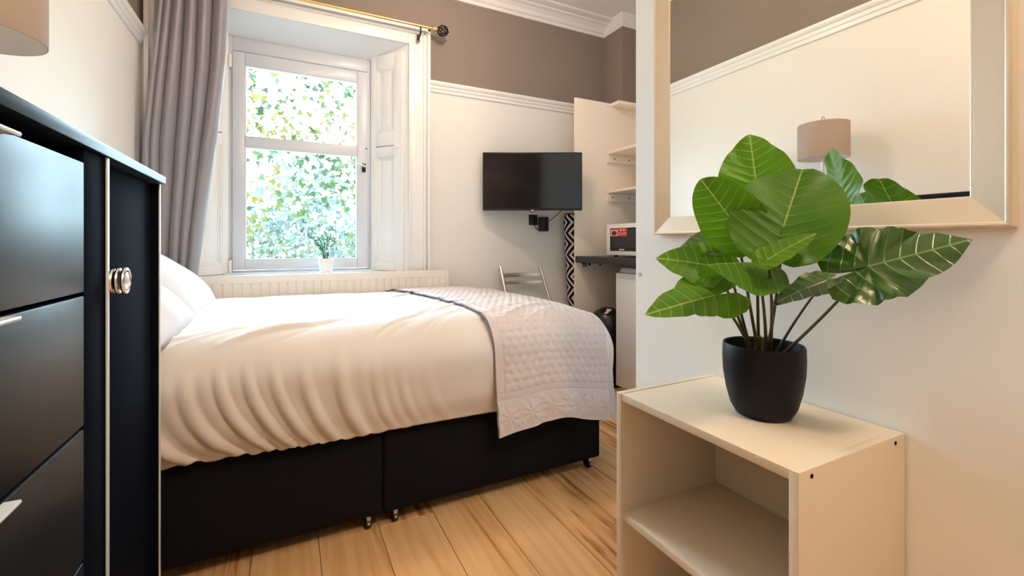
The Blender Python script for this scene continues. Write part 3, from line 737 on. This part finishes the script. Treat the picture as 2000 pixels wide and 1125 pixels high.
# ------------------------------------------------------------------ table lamp on the chest
LX,LY,LZ = -.545,1.24,DT+.020
lp = thing('table_lamp','table lamp with a taupe drum shade on the chest of drawers','lamp',(LX,LY,LZ))
MB().lathe([(.062,0),(.062,.008),(.05,.014),(.014,.022),(.009,.03)],(LX,LY,LZ),32).build('base', M['chrome'], lp)
MB().lathe([(.006,.02),(.006,.29)],(LX,LY,LZ),14).build('pole', M['chrome'], lp)
b = MB(); z0,z1 = 1.405-LZ,1.568-LZ
b.lathe([(.1022,z0),(.104,z0),(.1045,z0+.004),(.1045,z1-.004),(.104,z1),(.1022,z1)],(LX,LY,LZ),56,cap=False); b.mat_i(1).lathe([(.1022,z1),(.1022,z0)],(LX,LY,LZ),56,cap=False); b.build('lamp_shade', [M['shade'],M['lining']], lp)
b = MB(); zc_ = z1-.02
for k in range(3):
    t = 2*PI*k/3; b.tube([(LX,LY,LZ+zc_),(LX+.102*math.cos(t),LY+.102*math.sin(t),LZ+zc_)],.0015,6)
b.torus((LX,LY,LZ+zc_),.018,.002,'z',20,6); b.build('shade_carrier', M['chrome'], lp)
MB().lathe([(.012,.24),(.016,.25),(.016,.275),(.008,.29)],(LX,LY,LZ),18).build('lamp_holder', M['white_pl'], lp)
b = MB(); b.lathe([(.006,.285),(.006,z1+.006),(.010,z1+.010),(.004,z1+.016)],(LX,LY,LZ),14); b.torus((LX,LY,LZ+z1+.028),.010,.0028,'y',20,6); b.build('finial', M['chrome'], lp)

# ------------------------------------------------------------------ television
tv = thing('television','flat black television on a swivel arm fixed to the window wall','television',(1.55,2.767,1.24))
TC = at(1040,354,3.17); Rr = Vector((CY,-SY,0)); Fd = Vector((SY,CY,0))
def TVx(p): return TC+Rr*p.x+Fd*p.y+Vector((0,0,p.z))
hw,hh = .3525,.206
MB().box(-hw,hw,.0,.028,-hh,hh).xf(TVx).build('casing', M['tvblack'], tv, bevel=.004)
MB().box(-hw+.008,hw-.008,-.0016,-.0002,-hh+.016,hh-.008).xf(TVx).build('screen', M['screen'], tv, smooth=False)
MB().box(-.18,.20,.028,.055,-.15,.10).xf(TVx).build('rear_housing', M['tvblack'], tv, bevel=.01)
b = MB(); b.box(-.022,.016,-.006,.006,-hh-.012,-hh+.003).xf(TVx); b.build('logo_tab', M['tvblack'], tv, bevel=.003)
MB().box(-.010,.010,-.0075,-.006,-hh-.006,-hh+.001).xf(TVx).build('logo_mark', M['white_pl'], tv, smooth=False)
MB().box(-.020,-.012,-.0075,-.006,-hh-.010,-hh-.004).xf(TVx).build('standby_light', M['red'], tv, smooth=False)
b = MB(); mc = TVx(Vector((.02,.055,0))); b.box(1.50,1.60,2.98,3.0,1.34,1.54); b.tube([mc,(1.60,2.90,1.44),(1.56,2.985,1.44)],.018,10); b.build('wall_arm', M['tvblack'], tv)
so = thing('wall_socket','black double wall socket below the television','socket',(1.685,2.99,1.18))
MB().box(1.648,1.722,2.988,2.9995,1.142,1.222).build('faceplate', M['tvblack'], so, bevel=.004)
b = MB()
for x in (1.668,1.700): b.box(x-.006,x+.006,2.984,2.989,1.198,1.212)
b.build('rocker_switch', M['rubber'], so, bevel=.001)
ad_ = thing('power_adapter','black plug-in power adapter beside the socket under the television','adapter',(1.75,2.97,1.15))
MB().box(1.722,1.792,2.935,2.984,1.095,1.205).build('body', M['tvblack'], ad_, bevel=.008)
MB().tube(bez((1.76,2.95,1.15),(1.80,2.93,1.17),(1.82,2.80,1.25),10),.003,6).build('cable', M['rubber'], ad_)
MB().tube([(1.69,2.985,1.145),(1.69,2.965,1.120),(1.705,2.96,1.105),(1.722,2.96,1.112)],.003,6).build('lead', M['rubber'], ad_)

# ------------------------------------------------------------------ folding chair
fc = thing('folding_chair','grey metal folding chair standing against the window wall past the bed','chair',(1.55,2.68,0))
for sx,xt,xb in ((-1,1.385,1.37),(1,1.718,1.735)):
    b = MB(); b.tube([(xt+.004*sx,2.955,.80),(xt,2.952,.826),(xt,2.948,.83)],.009,8); b.tube([(xt,2.95,.83),(xt,2.93,.80),((xt+xb)/2,2.80,.56),((xt+xb)/2,2.72,.42),(xb,2.46,.012)],.011,10); b.build('front_leg', M['steel'], fc)
    x = xt-sx*.022
    MB().tube([(x,2.47,.45),(x,2.72,.26),(x,2.90,.012)],.010,10).build('rear_leg', M['steel'], fc)
    for y,z in ((2.46,0),(2.90,0)): MB().lathe([(.013,0),(.014,.004),(.013,.03)],((xb if y<2.6 else x),y,z),12).build('rubber_foot', M['rubber'], fc)
def slat(z0, z1, y):
    b = MB(); pts = []
    n = 12; lo = []; hi = []
    for side in (0,1):
        for i in range(n+1):
            t = i/n; X = 1.393+(1.712-1.393)*t; Yc = y+.030*math.sin(PI*t)+(.003 if side else -.003)
            lo.append((X,Yc+.010,z0)); hi.append((X,Yc+.018,z1))
    L2 = lo[:n+1]+lo[n+1:][::-1]; H2 = hi[:n+1]+hi[n+1:][::-1]
    b.hexa(L2,H2); b.build('back_slat', M['steel'], fc, bevel=.001)
slat(.755,.785,2.905); slat(.705,.728,2.880)
MB().box(1.40,1.70,2.44,2.76,.445,.470).build('seat', M['tvblack'], fc, bevel=.012, seg=3)

# ------------------------------------------------------------------ rolled rug
ru = bpy.data.meshes.new('rolled_rug')
n,m = 40,60; vs_=[]; fs_=[]; uvs=[]
A = Vector((2.045,2.885,.0)); Bp = Vector((1.985,2.90,1.232)); 
for i in range(m+1):
    t = i/m; c = A.lerp(Bp,t); r = .072*(1-.0*t)
    if i == m: r = .050
    for j in range(n+1):
        a = 2*PI*j/n; vs_.append(c+Vector((r*math.cos(a),r*math.sin(a),0))); uvs.append((a*.072, t*1.23))
for i in range(m):
    for j in range(n): k=i*(n+1)+j; fs_.append((k,k+1,k+n+2,k+n+1))
b = MB(); b.v=vs_; b.f=fs_; b.mi=[0]*len(fs_)
rg = thing('rolled_rug','rolled black and white zigzag rug standing in the corner','rug',A)
b.build('rug_roll', M['rugroll'], rg, uv=uvs)
b = MB()
sp_ = [Bp+Vector(((.064-.0085*a/2/PI*1.6)*math.cos(a),(.064-.0085*a/2/PI*1.6)*math.sin(a),-.002)) for a in np.linspace(0,2*PI*4,70)]
b.tube(sp_,.0045,5); b.build('rolled_end', M['rubber'], rg)

# ------------------------------------------------------------------ kitchenette
KP = 2.745
kp = thing('kitchen_side_panel','tall white laminate end panel of the kitchenette','panel',(2.3,KP,0))
MB().box(1.90,2.748,KP,KP+.013,0,2.082).build('panel', M['kpanel'], kp, bevel=.001)
for x,z in ((2.20,2.055),(2.26,2.02)): MB().lathe([(.005,-.0006),(.004,-.0016)],(x,KP,z),12,axis='y').build('screw', M['steel'], kp)
def shelf(name, label, x0, zt, ymin, cleat_h, screws):
    t = thing(name, label, 'shelf', ((x0+2.7)/2,(ymin+KP)/2,zt-.02), 'white wall shelves of the kitchenette')
    MB().box(x0,2.748,ymin,KP-.0005,zt-.018,zt).build('board', M['kpanel'], t, bevel=.001)
    o = MB().box(x0+.003,2.74,KP-.018,KP-.0005,zt-.018-cleat_h,zt-.0185).build('support_batten', M['kpanel'], t, bevel=.001)
    for x in screws: MB().lathe([(.006,-.0183),(.005,-.0195)],(x,KP,zt-.018-cleat_h*.5),12,axis='y').build('screw', M['hole'], o)
    return t
shelf('wall_shelf','white wall shelf above the microwave, upper of the pair',2.19,1.702,1.5,.062,(2.255,2.40))
shelf('wall_shelf','white wall shelf just above the microwave, lower of the pair',2.19,1.405,1.5,.062,(2.235,2.40))
t = thing('top_shelf','white topmost shelf board level with the picture rail','shelf',(2.4,KP-.05,2.06),'white wall shelves of the kitchenette')
MB().box(2.235,2.74,KP-.09,KP-.0005,2.060,2.084).build('board', M['kpanel'], t, bevel=.001)
# jar hanging under the upper shelf
wt = thing('worktop','charcoal kitchen worktop carrying the microwave','worktop',(2.3,2.1,.86))
MB().box(1.90,2.748,1.40,KP-.0008,.862,.909).build('slab', M['worktop'], wt, bevel=.003)
b = MB(); b.box(1.935,1.985,KP-.03,KP-.0008,.825,.861); b.box(1.935,1.985,KP-.034,KP-.03,.825,.861); b.build('fixing_block', M['chrome'], wt, bevel=.001)
for x in (2.03,2.13): MB().lathe([(.010,-.001),(.008,-.006)],(x,KP,.845),12,axis='y').build('screw', M['hole'], wt)
mw = thing('microwave','white microwave oven with a red sticker on its black door','microwave',(2.2,2.27,.909))
MX,MY0,MY1,MZ0,MZ1 = 1.985,2.03,2.487,.921,1.135
MB().box(MX+.02,MX+.33,MY0,MY1,MZ0,MZ1).build('body', M['white_pl'], mw, bevel=.006)
for x in (MX+.05,MX+.29):
    for y in (MY0+.04,MY1-.04): MB().lathe([(.014,0),(.012,.013)],(x,y,.909),12).build('foot', M['rubber'], mw)
md = MB().box(MX,MX+.0195,MY0+.12,MY1-.001,MZ0+.002,MZ1-.002).build('door', M['white_pl'], mw, bevel=.004)
MB().box(MX-.0012,MX-.0001,MY0+.14,MY1-.040,MZ0+.030,MZ1-.030).build('door_glass', M['tvblack'], md, smooth=False)
MB().box(MX-.0016,MX-.0013,MY0+.16,MY1-.060,MZ0+.052,MZ1-.045).build('mesh_window', M['worktop'], md, smooth=False)
MB().box(MX-.0022,MX-.0017,MY1-.215,MY1-.045,MZ1-.085,MZ1-.032).build('sticker', M['red'], md, smooth=False)
MB().box(MX-.0027,MX-.0023,MY1-.120,MY1-.050,MZ1-.082,MZ1-.042).build('sticker_photo', M['paleprint'], md, smooth=False)
MB().prism([(MY1-.085+.028*math.cos(a),MZ1-.064+.016*math.sin(a)) for a in np.linspace(0,2*PI,20,endpoint=False)],'x',MX-.0031,MX-.0028).build('dish_print', M['food'], md, smooth=False)
b = MB(); b.box(MX-.0027,MX-.0023,MY1-.160,MY1-.142,MZ1-.050,MZ1-.037); b.box(MX-.0027,MX-.0023,MY1-.192,MY1-.174,MZ1-.050,MZ1-.037)
for k in range(3): b.box(MX-.0027,MX-.0023,MY1-.205,MY1-.128,MZ1-.0625-.007*k,MZ1-.0605-.007*k)
b.build('sticker_print', M['paleprint'], md, smooth=False)
MB().box(MX-.0020,MX-.0013,MY1-.185,MY1-.135,MZ0+.036,MZ0+.044).build('badge', M['white_pl'], md, smooth=False)
cp = MB().box(MX+.002,MX+.0195,MY0+.001,MY0+.118,MZ0+.002,MZ1-.002).build('control_panel', M['white_pl'], mw, bevel=.003)
for z in (MZ0+.06,MZ0+.15): MB().lathe([(.022,0),(.020,-.014),(.004,-.015)],(MX+.002,MY0+.06,z),20,axis='x').build('dial', M['white_pl'], cp)
fr = thing('fridge','small white fridge under the worktop','fridge',(2.2,2.11,0))
FX,FY0,FY1,FZ = 1.955,1.87,2.352,.842
MB().box(FX+.052,FX+.52,FY0,FY1,.02,FZ-.012).build('cabinet', M['fridge'], fr, bevel=.004)
MB().hexa([(FX+.03,FY0,FZ-.030),(FX+.53,FY0,FZ-.030),(FX+.53,FY1,FZ-.030),(FX+.03,FY1,FZ-.030)],[(FX+.050,FY0,FZ),(FX+.53,FY0,FZ),(FX+.53,FY1,FZ),(FX+.050,FY1,FZ)]).build('lid', M['white_pl'], fr, bevel=.003)
d = MB().box(FX,FX+.048,FY0,FY1,.06,FZ-.036).build('door', M['fridge'], fr, bevel=.005)
MB().box(FX-.003,FX+.001,FY0+.02,FY1-.02,FZ-.070,FZ-.046).build('handle', M['white_pl'], d, bevel=.001)
for y in (FY0+.05,FY1-.05): MB().lathe([(.02,0),(.02,.022)],(FX+.1,y,0),12).build('foot', M['rubber'], fr)
bn = thing('waste_bin','black dome-topped waste bin with a pale label under the worktop','bin',(2.035,2.535,0))
MB().lathe([(.095,0),(.100,.005),(.122,.40),(.124,.41)],(2.035,2.535,0),36).build('bin_body', M['bin'], bn)
lid = MB().lathe([(.128,.405),(.130,.42),(.128,.45),(.115,.49),(.085,.525),(.04,.545),(.002,.55)],(2.035,2.535,0),36).build('bin_lid', M['bin'], bn)
b = MB(); lt = []
for (u,v) in ((-.035,-.03),(.035,-.03),(.035,.03),(-.035,.03)): lt.append((1.985+v*.8,2.49+u,.528+v*.45))
b.hexa(lt,[(x-.002,y-.001,z+.004) for x,y,z in lt]); b.build('paper_label', M['label'], lid, smooth=False)

# ------------------------------------------------------------------ framed mirror
mi = thing('wall_mirror','large wall mirror in a sloping champagne frame above the bookcase','mirror',(.87,.556,1.023))
my0,my1,mz0,mz1 = .232,.880,1.023,1.99
FW,FXo,FXi = .0445,.8555,.8685
def rail(o0,o1,i0,i1,name='frame_rail'):
    """mitred frame side: outer corners o0,o1 and inner corners i0,i1 as (y,z)"""
    b = MB(); V0 = lambda x,p:(x,p[0],p[1])
    def mixp(a,c,t): return (a[0]+(c[0]-a[0])*t, a[1]+(c[1]-a[1])*t)
    sec = [(0,XR-.0005),(0,FXo+.003),(.06,FXo),(.12,FXo+.0005),(.16,FXo+.002),(.97,FXi-.002),(1,FXi-.001),(1,XR-.0005)]
    A_ = [V0(x,mixp(o0,i0,t)) for t,x in sec]; B_ = [V0(x,mixp(o1,i1,t)) for t,x in sec]
    b.hexa(A_,B_); b.build(name, M['frame'], mi, smooth=False)
O = [(my0,mz0),(my1,mz0),(my1,mz1),(my0,mz1)]; I = [(my0+FW,mz0+FW),(my1-FW,mz0+FW),(my1-FW,mz1-FW),(my0+FW,mz1-FW)]
for k in range(4): rail(O[k],O[(k+1)%4],I[k],I[(k+1)%4])
MB().box(FXi,FXi+.004,my0+FW-.004,my1-FW+.004,mz0+FW-.004,mz1-FW+.004).build('mirror_glass', M['mirror'], mi, smooth=False)
sc_ = MB().lathe([(.005,0),(.004,-.004)],(XR,.955,.915),12,axis='x').build('wall_screw', M['steel'], None); tag(sc_,'tiny screw in the edge of the white wall below the mirror','screw')

# ------------------------------------------------------------------ bookcase
bk = thing('bookcase','cream laminate open bookcase under the mirror','bookcase',(.735,.534,0))
bx0,bx1,by0,by1,bz = .597,.8745,.354,.716,.700
TH = .0135
for y0 in (by0,by1-TH):
    o = MB().box(bx0,bx1,y0,y0+TH,0,bz).build('side_panel', M['beige'], bk, bevel=.0008)
    if y0 == by0:
        for x,z in ((bx0+.028,bz-.010),(bx1-.030,bz-.010),(bx0+.028,.235),(bx1-.030,.235)):
            MB().lathe([(.0032,.0006),(.0032,-.0006)],(x,y0,z),16,axis='y').build('screw_hole', M['hole'], o)
MB().box(bx0+.001,bx1,by0+TH+.0003,by1-TH-.0003,bz-.0145,bz-.0008).build('top', M['beige'], bk, bevel=.0006)
for zt in (.461,.232,.045): MB().box(bx0+.004,bx1-.006,by0+TH+.0003,by1-TH-.0003,zt-.0135,zt).build('shelf', M['beige'], bk, bevel=.0006)
MB().box(bx1-.004,bx1-.001,by0+TH+.0003,by1-TH-.0003,.0,bz-.015).build('back_panel', M['beige'], bk, smooth=False)
MB().box(bx0+.02,bx0+.032,by0+TH+.0003,by1-TH-.0003,0,.031).build('plinth', M['beige'], bk, smooth=False)

# ------------------------------------------------------------------ big leafy plant
PC = Vector((.752,.508,bz-.0008))
pl = thing('potted_plant','leafy artificial plant in a matt black pot on the bookcase','plant',PC)
prof = [(.0,0),(.040,0),(.044,.002),(.053,.018),(.060,.045),(.0645,.075),(.0655,.100),(.0648,.122),(.0635,.1245),(.0618,.1225),(.0615,.10),(.058,.094),(.001,.094)]
MB().lathe(prof,PC,56,cap=False).build('pot', M['pot'], pl)
MB().lathe([(.0610,.096),(.03,.099),(.001,.100)],PC,32,cap=False).build('soil', M['soil'], pl)
UV0 = 2.0
def big_leaf(base, tip, nrm, rad, width=1.0, fold=.12, droop=.12, wave=.03, wn=5, mtl='leaf_b', stem=None, bend=0, seed=0, curl=0):
    """rad: radius (in leaf lengths) at 0,30,60,90,120,150,172,180 degrees from the tip direction"""
    base,tip,nrm = Vector(base),Vector(tip),Vector(nrm); L_ = (tip-base).length; ey = (tip-base).normalized()
    ez = (nrm-ey*nrm.dot(ey)).normalized(); ex = ey.cross(ez)
    an = [0,10,30,60,90,120,150,172,180]; rv = [rad[0],(rad[0]*.62+rad[1]*.42)*.97]+list(rad[1:])
    na,nr = 72,12; vs_=[base]; uv=[(UV0,UV0)]; r_ = random.Random(seed); p1,p2 = r_.uniform(0,6),r_.uniform(0,6)
    for i in range(1,nr+1):
        q = i/nr
        for j in range(na):
            th = -180+360*j/na; rr_ = float(np.interp(abs(th),an,rv))*q
            x = rr_*math.sin(math.radians(th))*width; y = rr_*math.cos(math.radians(th))
            z = fold*abs(x)**1.2-droop*max(0,y)**2*1.0-droop*.8*max(0,-y)**1.5+wave*q*q*math.sin(math.radians(th)*wn+p1)+wave*.5*q**3*math.sin(math.radians(th)*wn*2.3+p2)+bend*x-curl*x*x
            # soft puckering between the side veins
            z += .012*math.cos(2*PI*(y-.62*abs(x)**1.25)*6.3)*min(1,abs(x)*5)*(1-.3*q)
            vs_.append(base+ex*(x*L_)+ey*(y*L_)+ez*(z*L_)); uv.append((UV0+x*.25, UV0+y*.25))
    fs_=[(0,1+j,1+(j+1)%na) for j in range(na)]
    for i in range(nr-1):
        for j in range(na):
            a = 1+i*na; fs_.append((a+j,a+na+j,a+na+(j+1)%na,a+(j+1)%na))
    vs_ = [Vector((min(v.x,.862),v.y,v.z)) for v in vs_]
    b = MB(); b.add(vs_,fs_); lf = b.build('leaf', M[mtl], pl, uv=uv)
    lf.data.polygons.foreach_set('use_smooth',[True]*len(lf.data.polygons))
    s0 = PC+Vector((stem[0],stem[1],.095)); 
    mid = s0.lerp(base,.5)+Vector(stem[2:5]) if len(stem)>2 else s0.lerp(base,.5)+Vector((0,0,.02))
    path = bez(s0,mid,base-ez*.001,14)
    MB().tube(path,[.0030-.0014*i/14 for i in range(15)],8).build('stem', M['stem'], pl)
    return lf
CAMV = lambda p: (Vector((0,0,1.0))-Vector(p)).normalized()
UP = Vector((0,0,1)); RT = Vector((CY,-SY,0)); FW_ = Vector((SY,CY,0))
ROUND = [1,1.0,1.0,.98,.86,.72,.58,.22]
HEART = [1,.80,.68,.62,.58,.55,.46,.12]
LONG = [1,.62,.46,.42,.46,.50,.42,.08]
# large centre leaf facing the camera
def nv(p,up=0,rt=0,cam=1): return CAMV(p)*cam+UP*up+RT*rt
LEAVES = [
 dict(base=at(1530,441,.690),tip=at(1567,326,.725),rad=[1,1.0,.98,.92,.80,.68,.54,.20],width=.74,n=(.22,-.1,1),fold=.10,droop=.06,wave=.025,wn=5,mtl='leaf_b',stem=(-.002,-.006,0,-.01,.02),seed=1),
 dict(base=at(1437,440,.735),tip=at(1368,350,.745),rad=[1,.92,.82,.80,.70,.62,.48,.18],width=.66,n=(.2,-.15,1),fold=.14,droop=.10,wave=.025,wn=4,mtl='leaf_a',stem=(-.012,-.002,-.005,0,.02),seed=2),
 dict(base=at(1477,360,.785),tip=at(1464,260,.800),rad=[1,.86,.84,.86,.72,.55,.42,.18],width=.76,n=(.1,.1,1),fold=.12,droop=.10,wave=.04,wn=5,mtl='leaf_a',stem=(0,.008,.004,.004,.02),seed=3),
 dict(base=at(1697,520,.650),tip=at(1900,467,.585),rad=[1,.60,.52,.48,.52,.58,.50,.08],width=1.10,n=(.62,-.25,1),fold=.10,droop=.06,wave=.045,wn=9,mtl='leaf_c',stem=(.006,-.016,.004,-.008,.00),seed=4),
 dict(base=at(1612,548,.735),tip=at(1505,588,.735),rad=[1,.50,.38,.32,.32,.30,.22,.1],width=.85,n=(.9,0,.8),fold=.05,droop=.10,wave=.02,wn=4,mtl='leaf_c',stem=(.008,-.010,.006,0,.02),seed=5),
 dict(base=at(1394,577,.745),tip=at(1259,612,.735),rad=[1,.50,.44,.44,.44,.42,.32,.08],width=1.10,n=(.95,-.15,.9),fold=.14,droop=.0,wave=.02,wn=4,mtl='leaf_a',stem=(-.016,0,-.01,0,.035),seed=6),
 dict(base=at(1402,522,.775),tip=at(1284,497,.795),rad=[1,.62,.48,.42,.42,.40,.32,.08],width=1.0,n=(.60,-.1,1.0),fold=.12,droop=.18,wave=.025,wn=4,mtl='leaf_a',stem=(-.014,.006,-.004,.004,.02),seed=7),
 dict(base=at(1478,512,.690),tip=at(1380,512,.655),rad=[1,.85,.66,.52,.50,.44,.36,.12],width=.95,n=(1.0,-.05,.28),fold=-.75,droop=.05,wave=.02,wn=4,mtl='leaf_b',stem=(-.006,-.010,-.004,-.01,.02),seed=8),
 dict(base=at(1500,506,.640),tip=at(1594,450,.635),rad=[1,.48,.38,.32,.30,.28,.22,.1],width=.9,n=(.7,-.3,.6),fold=.20,droop=.08,wave=.02,wn=4,mtl='leaf_a',stem=(.0,-.012,.002,-.008,.02),seed=9),
 dict(base=at(1412,470,.810),tip=at(1312,490,.825),rad=[1,.70,.58,.52,.48,.42,.36,.12],width=.9,n=(.8,.1,.5),fold=.10,droop=.12,wave=.03,wn=4,mtl='leaf_c',stem=(-.010,.012,-.002,.006,.02),seed=10),
]
for d in LEAVES:
    u,r,c = d.pop('n'); big_leaf(nrm=nv(d['base'],u,r,c),**d)
for k in range(5):
    a = k*1.3; s0 = PC+Vector((.010*math.cos(a),.010*math.sin(a),.092)); MB().tube([s0,s0+Vector((0,0,.045))],[.0052,.0036],8).build('stem_sheath', M['stemlow'], pl)

# ------------------------------------------------------------------ little plant on the sill
SC = Vector((.222,3.10,.814))
sp = thing('sill_plant','small feathery plant in a white pot on the window sill','plant',SC)
MB().lathe([(.001,0),(.036,0),(.038,.003),(.047,.090),(.046,.092),(.044,.090),(.040,.075),(.001,.075)],SC,36,cap=False).build('pot', M['white_pl'], sp)
MB().lathe([(.0415,.078),(.001,.080)],SC,24,cap=False).build('soil', M['soil'], sp)
for k,(dx,dy,h) in enumerate(((-.075,.0,.17),(-.055,.01,.20),(-.025,-.01,.21),(.02,.0,.235),(.05,.01,.26),(.055,-.01,.16),(-.04,.01,.13))):
    p0 = SC+Vector((dx*.18,dy*.5,.078)); p1 = SC+Vector((dx*.25,dy,.08+h*.55)); p2 = SC+Vector((dx,dy,.05+h))
    path = bez(p0,p1,p2,8); b = MB(); b.tube(path,[.0022]*8+[.001],5)
    for i in range(3,9):
        p = path[i]; d = (path[i]-path[i-1]).normalized()
        for s in (-1,1):
            e = p+d*.022+Vector((s*.026,random.uniform(-.012,.012),random.uniform(-.004,.012))); sd_ = Vector((0,0,.0028))
            b.add([p,(p+e)/2+sd_,e,(p+e)/2-sd_],[(0,1,2,3)])
    b.build('frond', M['frond'], sp, smooth=False)
